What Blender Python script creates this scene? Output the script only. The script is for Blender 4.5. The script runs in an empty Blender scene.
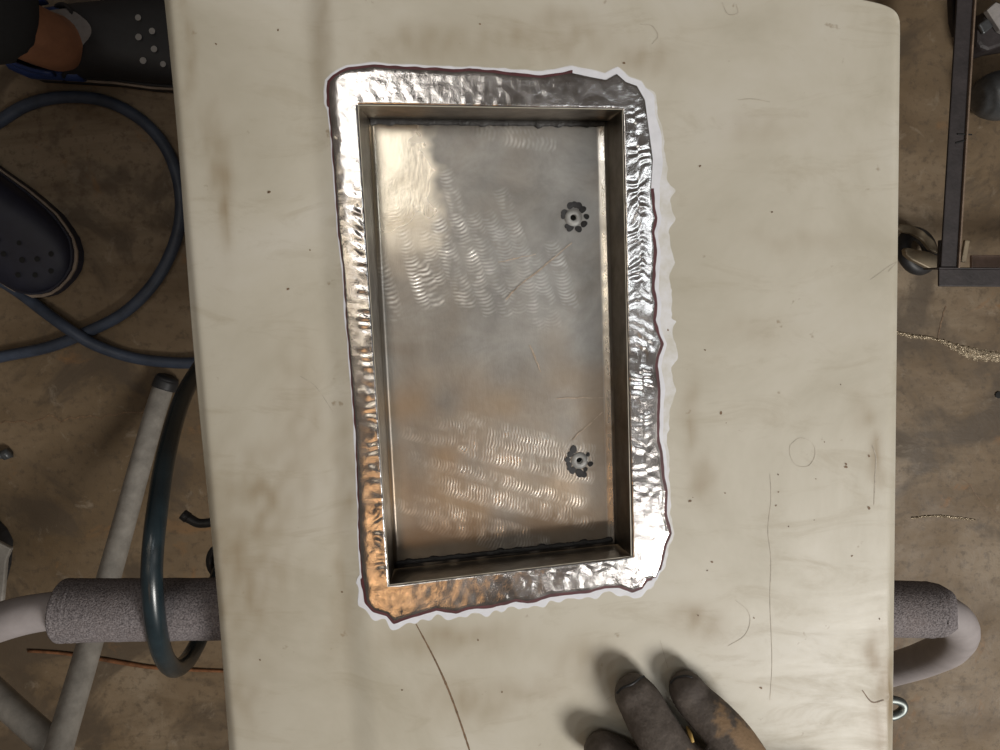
import bpy, bmesh, math, random
import numpy as np
from mathutils import Vector, Matrix, noise, Quaternion
from mathutils.geometry import delaunay_2d_cdt

random.seed(7)
scene = bpy.context.scene
COL = scene.collection

# ------------------------------------------------------------------ camera
F = 720.0
CAM = Vector((0, 0, 1.12))
cam_d = bpy.data.cameras.new('camera')
cam_d.sensor_width = 36.0
cam_d.lens = 36.0 * F / 1000.0
cam_d.clip_start = 0.02
cam = bpy.data.objects.new('camera', cam_d)
COL.objects.link(cam)
NADIR = Vector((-15.0, 80.0, -F)).normalized()        # plumb line as the lens sees it
RQ = NADIR.rotation_difference(Vector((0, 0, -1)))
RM = RQ.to_matrix()
cam.location = CAM
cam.rotation_mode = 'QUATERNION'
cam.rotation_quaternion = RQ
scene.camera = cam

# ------------------------------------------------------------------ world, lamps, exposure
world = bpy.data.worlds.new('workshop_air')
world.use_nodes = True
scene.world = world
bg = world.node_tree.nodes['Background']
bg.inputs[0].default_value = (1.0, 0.85, 0.73, 1)
bg.inputs[1].default_value = 0.075

def area_lamp(name, loc, target, sx, sy, radiance, color):
    d = bpy.data.lights.new(name, 'AREA')
    d.shape = 'RECTANGLE'
    d.size, d.size_y = sx, sy
    d.energy = radiance * sx * sy * math.pi
    d.color = color
    o = bpy.data.objects.new(name, d)
    COL.objects.link(o)
    o.location = loc
    o.rotation_euler = (Vector(target) - Vector(loc)).to_track_quat('-Z', 'Y').to_euler()
    return o

area_lamp('ceiling_lamp', (-0.52, 0.60, 3.0), (0, 0, 0.7), 0.34, 0.62, 5.5, (1.0, 0.96, 0.90))
area_lamp('ceiling_lamp', (0.68, -1.02, 3.0), (0, 0, 0.7), 0.34, 0.24, 10.0, (1.0, 0.97, 0.93))
area_lamp('ceiling_lamp', (0.70, 0.22, 3.0), (0, 0, 0.7), 0.18, 0.90, 5.5, (0.90, 0.96, 1.0))
area_lamp('warm_lamp', (-0.42, -1.05, 3.0), (0, 0, 0.7), 0.34, 0.60, 1.9, (1.0, 0.55, 0.24))  # added warm source for the orange reflection in the solder, no fixture built
area_lamp('tube_lamp', (-0.98, 0.05, 3.0), (0, 0, 0.7), 0.14, 1.60, 3.5, (1.0, 0.86, 0.66))  # added strip light that puts the highlight on the pan's right bend
area_lamp('bay_door_daylight', (1.75, -1.65, 2.8), (0.1, 0, 0.5), 0.8, 0.9, 36.0, (1.0, 0.97, 0.92))  # added main light from the lower right

vs = scene.view_settings
vs.view_transform = 'Standard'
vs.look = 'None'
vs.exposure = 0.0
vs.gamma = 1.0
vs.use_curve_mapping = False

# ------------------------------------------------------------------ helpers
ZP = 0.70          # the panel's face
ZF = 0.667         # the pan's floor

def at(px, py, z):
    d = RM @ Vector(((px - 500.0) / F, (375.0 - py) / F, -1.0))
    return CAM + d * ((z - CAM.z) / d.z)

def sm(a, b, x):
    t = min(1.0, max(0.0, (x - a) / (b - a)))
    return t * t * (3 - 2 * t)

def link(o, parent=None):
    COL.objects.link(o)
    if parent is not None:
        o.parent = parent
        o.matrix_parent_inverse = Matrix.Translation(-parent.location) if parent.parent is None else parent_inv(parent)
    return o

def parent_inv(p):
    # every mesh is written in world coordinates, so cancel the parent's own transform
    m = Matrix.Identity(4)
    q = p
    chain = []
    while q is not None:
        chain.append(q)
        q = q.parent
    for q in reversed(chain):
        m = m @ (q.matrix_parent_inverse if q.parent else Matrix.Identity(4)) @ Matrix.LocRotScale(q.location, q.rotation_euler, q.scale)
    return m.inverted()

def mesh_obj(name, verts, faces, mat, parent=None, smooth=True):
    me = bpy.data.meshes.new(name)
    me.from_pydata([tuple(v) for v in verts], [], faces)
    me.update()
    if smooth:
        me.polygons.foreach_set('use_smooth', [True] * len(me.polygons))
    if mat is not None:
        me.materials.append(mat)
    o = bpy.data.objects.new(name, me)
    return link(o, parent)

def thing(name, label, cat, loc, group=None):
    o = bpy.data.objects.new(name, None)
    o.empty_display_size = 0.05
    COL.objects.link(o)
    o.location = loc
    tag(o, label, cat, group)
    return o

def tag(o, label, cat, group=None):
    o['label'] = label
    o['category'] = cat
    if group:
        o['group'] = group
    return o

def spline(pts, n):
    """Catmull-Rom through pts (tuples of any length) with n samples per span."""
    P = [np.array(p, float) for p in pts]
    P = [2 * P[0] - P[1]] + P + [2 * P[-1] - P[-2]]
    out = []
    for i in range(1, len(P) - 2):
        for k in range(n):
            t = k / n
            a, b, c, d = P[i - 1], P[i], P[i + 1], P[i + 2]
            out.append(0.5 * ((2 * b) + (c - a) * t + (2 * a - 5 * b + 4 * c - d) * t * t + (3 * b - a - 3 * c + d) * t ** 3))
    out.append(P[-2])
    return out

def tube_geo(pts, radii, segs=16, cap=True, flat=1.0, round_caps=False, up=None):
    pts = [Vector(p) for p in pts]
    radii = list(radii)
    if round_caps:
        def ext(p, q, r):
            d = (p - q).normalized()
            return [(p + d * r * math.sin(a), r * math.cos(a)) for a in (0.4, 0.8, 1.15, 1.42)]
        e0 = ext(pts[0], pts[1], radii[0])
        e1 = ext(pts[-1], pts[-2], radii[-1])
        pts = [p for p, _ in reversed(e0)] + pts + [p for p, _ in e1]
        radii = [r for _, r in reversed(e0)] + radii + [r for _, r in e1]
    vs_, fs = [], []
    t0 = (pts[1] - pts[0]).normalized()
    ref = Vector(up) if up else (Vector((0, 0, 1)) if abs(t0.z) < 0.9 else Vector((1, 0, 0)))
    n = (ref - t0 * ref.dot(t0)).normalized()
    prev = t0
    for i, p in enumerate(pts):
        if i == 0: t = t0
        elif i == len(pts) - 1: t = (pts[i] - pts[i - 1]).normalized()
        else: t = (pts[i + 1] - pts[i - 1]).normalized()
        q = prev.rotation_difference(t)
        n = (q @ n)
        n = (n - t * n.dot(t)).normalized()
        prev = t
        b = t.cross(n)
        for k in range(segs):
            a = 2 * math.pi * k / segs
            vs_.append(p + (n * math.cos(a) * flat + b * math.sin(a)) * radii[i])
    for i in range(len(pts) - 1):
        for k in range(segs):
            k2 = (k + 1) % segs
            fs.append((i * segs + k, i * segs + k2, (i + 1) * segs + k2, (i + 1) * segs + k))
    if cap:
        fs.append(tuple(reversed(range(segs))))
        fs.append(tuple(range((len(pts) - 1) * segs, len(pts) * segs)))
    return vs_, fs

def tube(name, pts, radii, mat, parent=None, segs=16, **kw):
    if not hasattr(radii, '__len__'):
        radii = [radii] * len(pts)
    v, f = tube_geo(pts, radii, segs, **kw)
    return mesh_obj(name, v, f, mat, parent)

def px_tube(name, ctrl, mat, parent=None, n=10, segs=14, **kw):
    """ctrl: (px, py, z, radius)"""
    s = spline(ctrl, n)
    return tube(name, [at(c[0], c[1], c[2]) for c in s], [c[3] for c in s], mat, parent, segs, **kw)

def merge(parts):
    V, Fc = [], []
    for v, f in parts:
        o = len(V)
        V += list(v)
        Fc += [tuple(i + o for i in q) for q in f]
    return V, Fc

def box_geo(c, ax, ay, az):
    """c centre, ax/ay/az half vectors"""
    c, ax, ay, az = map(Vector, (c, ax, ay, az))
    v = [c + ax * i + ay * j + az * k for i in (-1, 1) for j in (-1, 1) for k in (-1, 1)]
    f = [(0, 1, 3, 2), (4, 6, 7, 5), (0, 4, 5, 1), (2, 3, 7, 6), (0, 2, 6, 4), (1, 5, 7, 3)]
    return v, f

def bevel(o, w, seg=2):
    m = o.modifiers.new('bevel', 'BEVEL')
    m.width = w
    m.segments = seg
    m.limit_method = 'ANGLE'
    return o

def extrude_px(name, poly, ztop, zbot, mat, parent=None, bev=0.0):
    """an outline given at height ztop, carried straight down to zbot"""
    top = [at(x, y, ztop) for x, y in poly]
    n = len(top)
    v = top + [Vector((p.x, p.y, zbot)) for p in top]
    area = sum(top[i].x * top[(i + 1) % n].y - top[(i + 1) % n].x * top[i].y for i in range(n))
    idx = list(range(n)) if area > 0 else list(reversed(range(n)))
    f = [tuple(idx), tuple(n + i for i in reversed(idx))]
    for a in range(n):
        i, j = idx[a], idx[(a + 1) % n]
        f.append((i, i + n, j + n, j))
    o = mesh_obj(name, v, f, mat, parent, smooth=False)
    if bev:
        bevel(o, bev)
    return o

def px_disc(name, x, y, r, z, mat, parent=None, seg=12, dome=0.0, wob=0.0):
    c = at(x, y, z)
    R = r * (CAM.z - z) / F
    v = [c + Vector((0, 0, dome))]
    ph = random.random() * 6
    for k in range(seg):
        a = 2 * math.pi * k / seg
        q = R * (1 + wob * math.sin(2 * a + ph) + wob * 0.6 * math.sin(3 * a + ph * 2))
        v.append(c + Vector((math.cos(a) * q, math.sin(a) * q, 0)))
    f = [(0, 1 + k, 1 + (k + 1) % seg) for k in range(seg)]
    return mesh_obj(name, v, f, mat, parent)

def ribbon(name, pts, widths, z, mat, parent):
    """thin flat mark on a level surface: pts in pixels, widths in pixels"""
    v, f = [], []
    n = len(pts)
    for i in range(n):
        a = np.array(pts[max(0, i - 1)]); b = np.array(pts[min(n - 1, i + 1)])
        d = b - a
        d = d / (np.linalg.norm(d) + 1e-9)
        nr = np.array((-d[1], d[0]))
        p = np.array(pts[i])
        w = widths[i] / 2 if hasattr(widths, '__len__') else widths / 2
        for s in (-1, 1):
            q = p + nr * w * s
            zz = z(q[0], q[1]) if callable(z) else z
            v.append(at(q[0], q[1], zz))
    for i in range(n - 1):
        f.append((2 * i, 2 * i + 1, 2 * i + 3, 2 * i + 2))
    return mesh_obj(name, v, f, mat, parent)

# ------------------------------------------------------------------ materials
class NT:
    def __init__(self, name):
        self.m = bpy.data.materials.new(name)
        self.m.use_nodes = True
        self.t = self.m.node_tree
        self.b = self.t.nodes['Principled BSDF']
        self.tc = self.t.nodes.new('ShaderNodeTexCoord')
    def n(self, kind, **kw):
        x = self.t.nodes.new(kind)
        for k, v in kw.items():
            setattr(x, k, v)
        return x
    def l(self, a, b):
        self.t.links.new(a, b)
    def noise(self, scale, detail=4, rough=0.6, dist=0.0, stretch=None):
        x = self.n('ShaderNodeTexNoise')
        x.inputs['Scale'].default_value = scale
        x.inputs['Detail'].default_value = detail
        x.inputs['Roughness'].default_value = rough
        x.inputs['Distortion'].default_value = dist
        if stretch:
            mp = self.n('ShaderNodeMapping')
            mp.inputs['Scale'].default_value = stretch
            self.l(self.tc.outputs['Object'], mp.inputs[0])
            self.l(mp.outputs[0], x.inputs['Vector'])
        else:
            self.l(self.tc.outputs['Object'], x.inputs['Vector'])
        return x.outputs['Fac']
    def ramp(self, fac, stops):
        r = self.n('ShaderNodeValToRGB')
        e = r.color_ramp.elements
        while len(e) < len(stops):
            e.new(0.5)
        for i, (p, c) in enumerate(stops):
            e[i].position = p
            e[i].color = (c, c, c, 1) if not hasattr(c, '__len__') else (*c, 1)
        self.l(fac, r.inputs[0])
        return r.outputs[0]
    def mix(self, fac, a, b, mode='MIX'):
        x = self.n('ShaderNodeMix', data_type='RGBA', blend_type=mode)
        for sock, val in ((x.inputs[0], fac), (x.inputs[6], a), (x.inputs[7], b)):
            if hasattr(val, 'is_output'):
                self.l(val, sock)
            elif hasattr(val, '__len__'):
                sock.default_value = (*val, 1)
            else:
                sock.default_value = val
        return x.outputs[2]
    def bump(self, h, strength, dist=0.001):
        x = self.n('ShaderNodeBump')
        x.inputs['Strength'].default_value = strength
        x.inputs['Distance'].default_value = dist
        self.l(h, x.inputs['Height'])
        self.l(x.outputs[0], self.b.inputs['Normal'])
    def attr(self, name):
        x = self.n('ShaderNodeAttribute', attribute_name=name)
        return x.outputs['Fac']
    def set(self, col=None, rough=None, metal=None, spec=None):
        for k, v in (('Base Color', col), ('Roughness', rough), ('Metallic', metal), ('Specular IOR Level', spec)):
            if v is None: continue
            s = self.b.inputs[k]
            if hasattr(v, 'is_output'): self.l(v, s)
            elif hasattr(v, '__len__'): s.default_value = (*v, 1)
            else: s.default_value = v
        return self.m

def plain(name, col, rough=0.5, metal=0.0, var=0.25, scale=60, bump=0.0, bscale=200, spec=None):
    t = NT(name)
    nz = t.noise(scale, 5, 0.65)
    lo = tuple(c * (1 - var) for c in col)
    hi = tuple(min(1, c * (1 + var)) for c in col)
    t.set(t.ramp(nz, [(0.3, lo), (0.7, hi)]), rough, metal, spec)
    if bump:
        t.bump(t.noise(bscale, 3, 0.6), bump, 0.002)
    return t.m

M = {}
# stained concrete
t = NT('concrete')
n1 = t.noise(2.6, 6, 0.62, 0.6)
n2 = t.noise(9, 6, 0.7, 0.4)
n3 = t.noise(70, 4, 0.7)
n4 = t.noise(4.2, 5, 0.6, 1.2)
n5 = t.noise(3.0, 6, 0.65, 0.9, (1.0, 4.0, 1.0))
n6 = t.noise(6.5, 5, 0.7, 1.5)
n7 = t.noise(26, 5, 0.7, 0.5)
c = t.ramp(n1, [(0.30, (0.100, 0.066, 0.034)), (0.50, (0.185, 0.132, 0.080)), (0.70, (0.285, 0.226, 0.158))])
c = t.mix(t.ramp(n5, [(0.48, 0.0), (0.66, 0.75)]), c, (0.125, 0.085, 0.048))
c = t.mix(t.ramp(n4, [(0.54, 0.0), (0.62, 0.7)]), c, (0.070, 0.052, 0.036))
c = t.mix(t.ramp(n6, [(0.62, 0.0), (0.72, 0.6)]), c, (0.24, 0.12, 0.045))
c = t.mix(t.ramp(n7, [(0.60, 0.0), (0.72, 0.45)]), c, (0.31, 0.255, 0.19))
c = t.mix(t.ramp(n3, [(0.34, 0.6), (0.48, 0.0)]), c, (0.08, 0.058, 0.038))
t.set(c, t.ramp(n2, [(0.3, 0.42), (0.7, 0.72)]), 0.0, 0.35)
t.bump(n7, 0.25, 0.004)
M['concrete'] = t.m

# primed sheet of the panel
t = NT('aged_primer')
n1 = t.noise(7, 6, 0.65, 0.5)
n2 = t.noise(16, 6, 0.7, 0.8, (1.0, 3.2, 1.0))
n3 = t.noise(220, 3, 0.7)
n4 = t.noise(85, 3, 0.6)
c = t.ramp(n1, [(0.30, (0.435, 0.400, 0.315)), (0.52, (0.535, 0.500, 0.415)), (0.72, (0.590, 0.560, 0.490))])
c = t.mix(t.ramp(n2, [(0.53, 0.0), (0.72, 0.55)]), c, (0.39, 0.34, 0.25))
c = t.mix(t.ramp(n4, [(0.70, 0.0), (0.76, 0.6)]), c, (0.24, 0.17, 0.10))
c = t.mix(t.attr('grime'), c, (0.30, 0.235, 0.15))
t.set(c, t.ramp(n2, [(0.3, 0.36), (0.7, 0.52)]), 0.0, 0.45)
t.bump(n3, 0.04, 0.001)
M['primer'] = t.m

t = NT('body_solder')
n1 = t.noise(160, 5, 0.6)
n2 = t.noise(45, 4, 0.6)
c = t.ramp(n1, [(0.3, (0.50, 0.47, 0.45)), (0.7, (0.80, 0.78, 0.77))])
t.set(c, t.ramp(n2, [(0.3, 0.13), (0.7, 0.26)]), 1.0)
t.bump(t.noise(330, 4, 0.65), 0.16, 0.0008)
M['solder'] = t.m

t = NT('ground_steel')
n1 = t.noise(26, 6, 0.65, 0.4)
n2 = t.noise(420, 3, 0.6)
n3 = t.noise(11, 5, 0.6, 0.6)
pol = t.attr('polish')
fresh = t.attr('unground')
warm_reflection = t.attr('straw')
c = t.ramp(n1, [(0.28, (0.26, 0.248, 0.23)), (0.72, (0.46, 0.44, 0.41))])
c = t.mix(t.ramp(n3, [(0.50, 0.0), (0.68, 0.5)]), c, (0.30, 0.245, 0.185))
c = t.mix(warm_reflection, c, (0.45, 0.335, 0.225))
c = t.mix(fresh, c, (0.66, 0.60, 0.50))
c = t.mix(pol, c, (0.92, 0.90, 0.86))
c = t.mix(t.attr('soot'), c, (0.05, 0.045, 0.04))
rg = t.mix(fresh, t.ramp(pol, [(0.0, 0.40), (1.0, 0.22)]), (0.27, 0.27, 0.27))
t.set(c, rg, 1.0)
ng = t.noise(300, 4, 0.7, 0.0, (1.0, 0.35, 1.0))
t.bump(ng, 0.16, 0.0006)
M['steel'] = t.m

M['bent_steel'] = plain('dull_steel', (0.23, 0.205, 0.175), 0.38, 1.0, 0.35, 70, 0.1)
M['seam'] = plain('burnt_seam', (0.028, 0.027, 0.027), 0.55, 0.0, 0.5, 150, 0.5, 400)
M['maroon'] = plain('maroon_paint', (0.085, 0.022, 0.026), 0.5, 0, 0.3, 120)
M['white'] = plain('white_primer', (0.74, 0.75, 0.80), 0.55, 0, 0.08, 90)
t = NT('feathered_primer')
n1 = t.noise(70, 4, 0.6)
t.set(t.ramp(n1, [(0.35, (0.60, 0.58, 0.52)), (0.62, (0.74, 0.74, 0.76))]), 0.55)
M['feather'] = t.m
M['mark'] = plain('brown_scratch', (0.16, 0.10, 0.055), 0.6, 0, 0.5, 200)
M['pencil'] = plain('faint_scratch', (0.44, 0.395, 0.32), 0.6, 0, 0.3, 200)
M['spot'] = plain('scorch_spot', (0.035, 0.034, 0.036), 0.6, 0.0, 0.4, 300)
M['fitting'] = plain('bright_fitting', (0.42, 0.42, 0.41), 0.5, 0.35, 0.2, 200)
M['black'] = plain('black_void', (0.008, 0.008, 0.008), 0.8, 0, 0.2)
M['blue_ink'] = plain('blue_ink', (0.16, 0.19, 0.30), 0.6)

M['foam'] = None
t = NT('foam_rubber')
n1 = t.noise(900, 2, 0.6)
n2 = t.noise(30, 4, 0.6)
c = t.mix(t.ramp(n1, [(0.34, 0.0), (0.66, 1.0)]), (0.085, 0.075, 0.078), (0.26, 0.235, 0.24))
c = t.mix(t.ramp(n2, [(0.45, 0.0), (0.8, 0.35)]), c, (0.22, 0.18, 0.17))
t.set(c, 0.9, 0, 0.2)
t.bump(n1, 0.5, 0.0015)
M['foam'] = t.m
M['tube'] = plain('grey_tube_paint', (0.32, 0.29, 0.29), 0.5, 0.0, 0.15, 40, 0.05)
M['leg'] = plain('worn_grey_tube', (0.30, 0.28, 0.25), 0.55, 0.1, 0.25, 50, 0.1)
M['rubber'] = plain('black_rubber', (0.020, 0.020, 0.022), 0.5, 0, 0.4, 80)
M['blue_hose'] = plain('blue_grey_hose', (0.040, 0.052, 0.078), 0.5, 0, 0.35, 25)
M['dark_hose'] = plain('dark_teal_hose', (0.014, 0.024, 0.030), 0.26, 0, 0.4, 30, spec=0.6)
M['rust'] = plain('rusty_steel', (0.20, 0.085, 0.035), 0.7, 0.2, 0.5, 90, 0.3)
M['dark_steel'] = plain('dark_steel', (0.030, 0.024, 0.025), 0.6, 0.0, 0.4, 40, 0.2)
M['steel_edge'] = plain('worn_steel_edge', (0.26, 0.19, 0.14), 0.5, 0.4, 0.3, 60)
M['grey_steel'] = plain('grey_steel', (0.10, 0.105, 0.11), 0.4, 0.5, 0.35, 60, 0.15)
M['tan_metal'] = plain('tan_plated_metal', (0.27, 0.22, 0.15), 0.5, 0.3, 0.25, 50)
M['pale_tag'] = plain('pale_tag', (0.30, 0.28, 0.27), 0.6)
M['chrome'] = plain('chrome', (0.22, 0.24, 0.23), 0.5, 1.0, 0.1)
M['skin'] = plain('skin', (0.30, 0.135, 0.072), 0.55, 0, 0.18, 40, 0.1)
M['sock'] = plain('grey_sock', (0.27, 0.25, 0.24), 0.9, 0, 0.12, 120, 0.3, 500)
M['trouser'] = plain('black_cloth', (0.004, 0.004, 0.0045), 0.9, 0, 0.3, 120)
M['clog'] = plain('black_foam_clog', (0.017, 0.017, 0.019), 0.6, 0, 0.2, 60)
M['navy_clog'] = plain('navy_foam_clog', (0.012, 0.013, 0.026), 0.55, 0, 0.2, 60)
M['blue'] = plain('blue_trim', (0.018, 0.040, 0.140), 0.5, 0, 0.2)
M['tan_sole'] = plain('tan_sole_line', (0.22, 0.17, 0.13), 0.7)
M['vent'] = plain('vent_pale', (0.34, 0.33, 0.32), 0.7)
M['pink'] = plain('pink_badge', (0.42, 0.09, 0.09), 0.6)
t = NT('leather_glove')
n1 = t.noise(24, 5, 0.65, 0.4)
n2 = t.noise(150, 4, 0.7)
c = t.ramp(n2, [(0.3, (0.085, 0.070, 0.060)), (0.7, (0.150, 0.126, 0.110))])
c = t.mix(t.ramp(n1, [(0.30, 0.6), (0.44, 0.0)]), c, (0.060, 0.050, 0.047))
c = t.mix(t.attr('bare'), c, (0.36, 0.24, 0.14))
t.set(c, 0.75, 0, 0.3)
t.bump(n2, 0.35, 0.002)
M['glove'] = t.m
M['stitch'] = plain('yellow_stitch', (0.50, 0.33, 0.10), 0.6)
M['sleeve'] = plain('dark_sleeve', (0.03, 0.032, 0.04), 0.9)
t = NT('wet_glint')
n1 = t.noise(260, 3, 0.7)
t.set(t.ramp(n1, [(0.35, (0.22, 0.17, 0.11)), (0.7, (0.60, 0.50, 0.36))]), 0.25, 0.5)  # pale flecks paint glints into the colour
t.bump(n1, 0.9, 0.004)
M['glint'] = t.m

# ------------------------------------------------------------------ floor
S = 3.2
N = 24
fv = [(-S + 2 * S * i / N, -S + 2 * S * j / N, 0.0) for j in range(N + 1) for i in range(N + 1)]
ff = [(j * (N + 1) + i, j * (N + 1) + i + 1, (j + 1) * (N + 1) + i + 1, (j + 1) * (N + 1) + i) for j in range(N) for i in range(N)]
floor = mesh_obj('floor', fv, ff, M['concrete'])
floor['kind'] = 'structure'
floor['label'] = 'brown stained concrete workshop floor'

def wob_line(a, b, n, amp, seed=0):
    out = []
    for i in range(n + 1):
        s = i / n
        w = amp * noise.noise(Vector((s * n * 0.45, seed * 3.1, 0.3)))
        dx, dy = b[0] - a[0], b[1] - a[1]
        L = math.hypot(dx, dy)
        out.append((a[0] + dx * s - dy / L * w, a[1] + dy * s + dx / L * w))
    return out

ribbon('crack', wob_line((946, 306), (937, 341), 10, 1.5, 1), 1.3, 0.0006, M['mark'], floor)
ribbon('crack', wob_line((0, 426), (150, 408), 30, 9, 2), 1.4, 0.0006, M['mark'], floor)
ribbon('crack', wob_line((962, 480), (1010, 530), 12, 6, 3), 0.9, 0.0006, M['mark'], floor)

# lumpy strip, coloured pale to paint in glints on the floor, and a fainter one
def streak(name, pts, widths, seed, h):
    v, f = [], []
    cols = 9
    sp = spline([(p[0], p[1], w) for p, w in zip(pts, widths)], 24)
    for i, (x, y, w) in enumerate(sp):
        for k in range(cols):
            q = k / (cols - 1) * 2 - 1
            ww = w * (0.75 + 0.5 * noise.noise(Vector((i * 0.31, seed, 0))))
            z = 0.0007 + h * max(0, 1 - q * q) * (0.4 + max(0, 1.2 * noise.noise(Vector((i * 0.4, k * 0.9, seed)))))
            if k in (0, cols - 1): z = -0.0005
            v.append(at(x, y + q * ww, z))
    n = len(sp)
    for i in range(n - 1):
        for k in range(cols - 1):
            a = i * cols + k
            f.append((a, a + 1, a + cols + 1, a + cols))
    o = mesh_obj(name, v, f, M['glint'], floor)
    o['kind'] = 'stuff'
    return o
streak('slag_streak', [(890, 331), (912, 336), (935, 339), (955, 347), (975, 354), (1000, 357), (1040, 362)], [2, 3.5, 2.5, 6, 9, 7, 5], 1.0, 0.004)
streak('slag_streak', [(912, 518), (935, 516), (958, 518), (976, 520)], [1.0, 1.5, 2.0, 0.8], 5.0, 0.002)

# ------------------------------------------------------------------ body panel
def pz(px, py):
    """height of the panel's face: a soft step beside the crease, the left strip lying lower"""
    xc = 318 + 0.063 * py
    d = px - xc
    z = ZP - 0.0030 * (1 - sm(-16, 16, d))
    xl = 165 + 0.0867 * py
    e = px - xl
    if e < 120:
        z -= 0.007 * (1 - max(0, e) / 120.0) ** 2
    if e < 8:
        z -= 0.004 * (1 - max(0, e) / 8.0) ** 2
    xr = 900 - 0.0105 * py
    g = xr - px
    if g < 6:
        z -= 0.0025 * (1 - max(0, g) / 6.0) ** 2
    return z

RIM = [(358.5, 105.6), (622.0, 109.8), (631.0, 556.0), (389.5, 584.5)]     # TL TR BR BL
FLO = [(369.0, 119.5), (607.0, 122.0), (617.5, 544.0), (394.5, 569.0)]
OUT = [(330, 82), (335, 77), (341, 73), (348, 70), (374, 67), (390, 68.5), (420, 70), (438, 70.5), (454, 72.5), (470, 71), (494, 73),
       (510, 75.5), (542, 78), (558, 75.5), (572, 73), (590, 77), (606, 80), (617, 74), (626, 82), (637, 86), (645, 100), (649, 130), (653, 160),
       (651, 190), (653, 210), (655, 218), (652, 232), (654, 250), (653, 270), (652, 290), (655, 304), (653, 320), (656, 331), (661, 344),
       (657, 355), (655, 366), (658, 390), (657, 416), (657, 442), (660, 452), (662, 478), (665, 492), (664, 514), (669, 533), (664, 544), (660, 564), (655, 577),
       (646, 579), (641, 587), (632, 590), (620, 585.5), (604, 586), (590, 590), (550, 594), (536, 599), (527, 601), (516, 599), (492, 605),
       (468, 607), (456, 611), (436, 608), (406, 617), (394, 621), (388, 614), (374, 610), (367, 602), (363, 576), (360, 546), (359, 500),
       (358, 478), (356, 430), (353, 390), (349, 340), (347.5, 328), (344, 270), (339, 230), (336, 186), (332.5, 140), (329.8, 110), (329, 92)]

panel_outline = []
for y in range(-72, 1000, 12):
    pass
left = [(165 + 0.0867 * y + 1.2 * math.sin(y * 0.013), y) for y in range(-60, 1001, 10)]
right = [(900 - 0.0105 * y, y) for y in range(24, 1001, 10)]
top_c = spline([(160, -66), (300, -62), (480, -52), (650, -36), (780, -18), (850, -2.5), (876, 3), (890, 8), (897, 14), (899.7, 22)], 6)
outline = [tuple(p) for p in top_c] + right + list(reversed(left))
rim_loop = []
for k in range(4):
    a, b = RIM[k], RIM[(k + 1) % 4]
    for s in range(40):
        rim_loop.append((a[0] + (b[0] - a[0]) * s / 40, a[1] + (b[1] - a[1]) * s / 40))

def in_poly(x, y, poly):
    r = False
    j = len(poly) - 1
    for i in range(len(poly)):
        xi, yi = poly[i]; xj, yj = poly[j]
        if (yi > y) != (yj > y) and x < (xj - xi) * (y - yi) / (yj - yi) + xi:
            r = not r
        j = i
    return r

base = at(520, 360, ZF)
panel = thing('body_panel', 'pale primed sheet metal panel with a soldered rectangular recess, lying on the padded stand', 'metal panel', (base.x, base.y, ZF - 0.002))

pts = [Vector(p) for p in outline] + [Vector(p) for p in rim_loop]
no, nr = len(outline), len(rim_loop)
edges = [(i, (i + 1) % no) for i in range(no)] + [(no + i, no + (i + 1) % nr) for i in range(nr)]
rimP = RIM
big = [(RIM[0][0] - 3, RIM[0][1] - 3), (RIM[1][0] + 3, RIM[1][1] - 3), (RIM[2][0] + 3, RIM[2][1] + 3), (RIM[3][0] - 3, RIM[3][1] + 3)]
yy = -64.0
while yy < 1000:
    st = 4.5 if yy < 760 else 14
    xl = 165 + 0.0867 * yy
    offs = [1.5, 3, 4.5, 6, 8] + list(np.arange(11, 742, st if st < 10 else 14))
    for e in offs:
        x = xl + e
        if x > 900 - 0.0105 * yy - 2.0: continue
        if yy < 30 and not in_poly(x + 2, yy - 2, outline): continue
        if in_poly(x, yy, big): continue
        pts.append(Vector((x, yy)))
    for g in (1.0, 2.2, 3.8):
        if yy > 30: pts.append(Vector((900 - 0.0105 * yy - g, yy)))
    yy += st
res = delaunay_2d_cdt(pts, edges, [], 1, 1e-5)
V2, F2 = res[0], res[2]
faces = []
for f in F2:
    cx = sum(V2[i].x for i in f) / 3; cy = sum(V2[i].y for i in f) / 3
    if in_poly(cx, cy, rimP): continue
    faces.append(tuple(reversed(f)))
sheet = mesh_obj('sheet', [at(v.x, v.y, pz(v.x, v.y)) for v in V2], faces, M['primer'], panel)
# grime that has its own shape: smears, drips, worn dirt towards the lower right edge and by the left rim
BLOBS = [(240, 560, 55, 90, .32), (262, 500, 40, 45, .30), (222, 190, 9, 55, .40), (210, 130, 8, 30, .25), (300, 430, 30, 90, .22), (345, 480, 18, 120, .22),
         (885, 690, 10, 45, .75), (876, 655, 8, 22, .6), (880, 725, 12, 30, .6), (877, 455, 7, 22, .5), (862, 415, 10, 14, .3), (703, 480, 12, 20, .35),
         (690, 420, 8, 40, .3), (700, 620, 26, 16, .35), (590, 662, 34, 22, .25), (450, 640, 70, 16, .28), (470, 700, 45, 22, .25), (520, 690, 60, 14, .22),
         (540, 40, 80, 22, .22), (430, 45, 60, 18, .25), (640, 60, 30, 14, .25), (320, 40, 10, 60, .25), (342, 600, 14, 60, .25), (240, 700, 26, 30, .22),
         (188, 60, 6, 60, .25), (560, 20, 40, 10, .2), (760, 130, 40, 12, .14), (800, 240, 50, 10, .12), (760, 330, 30, 12, .15)]
gr = []
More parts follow.
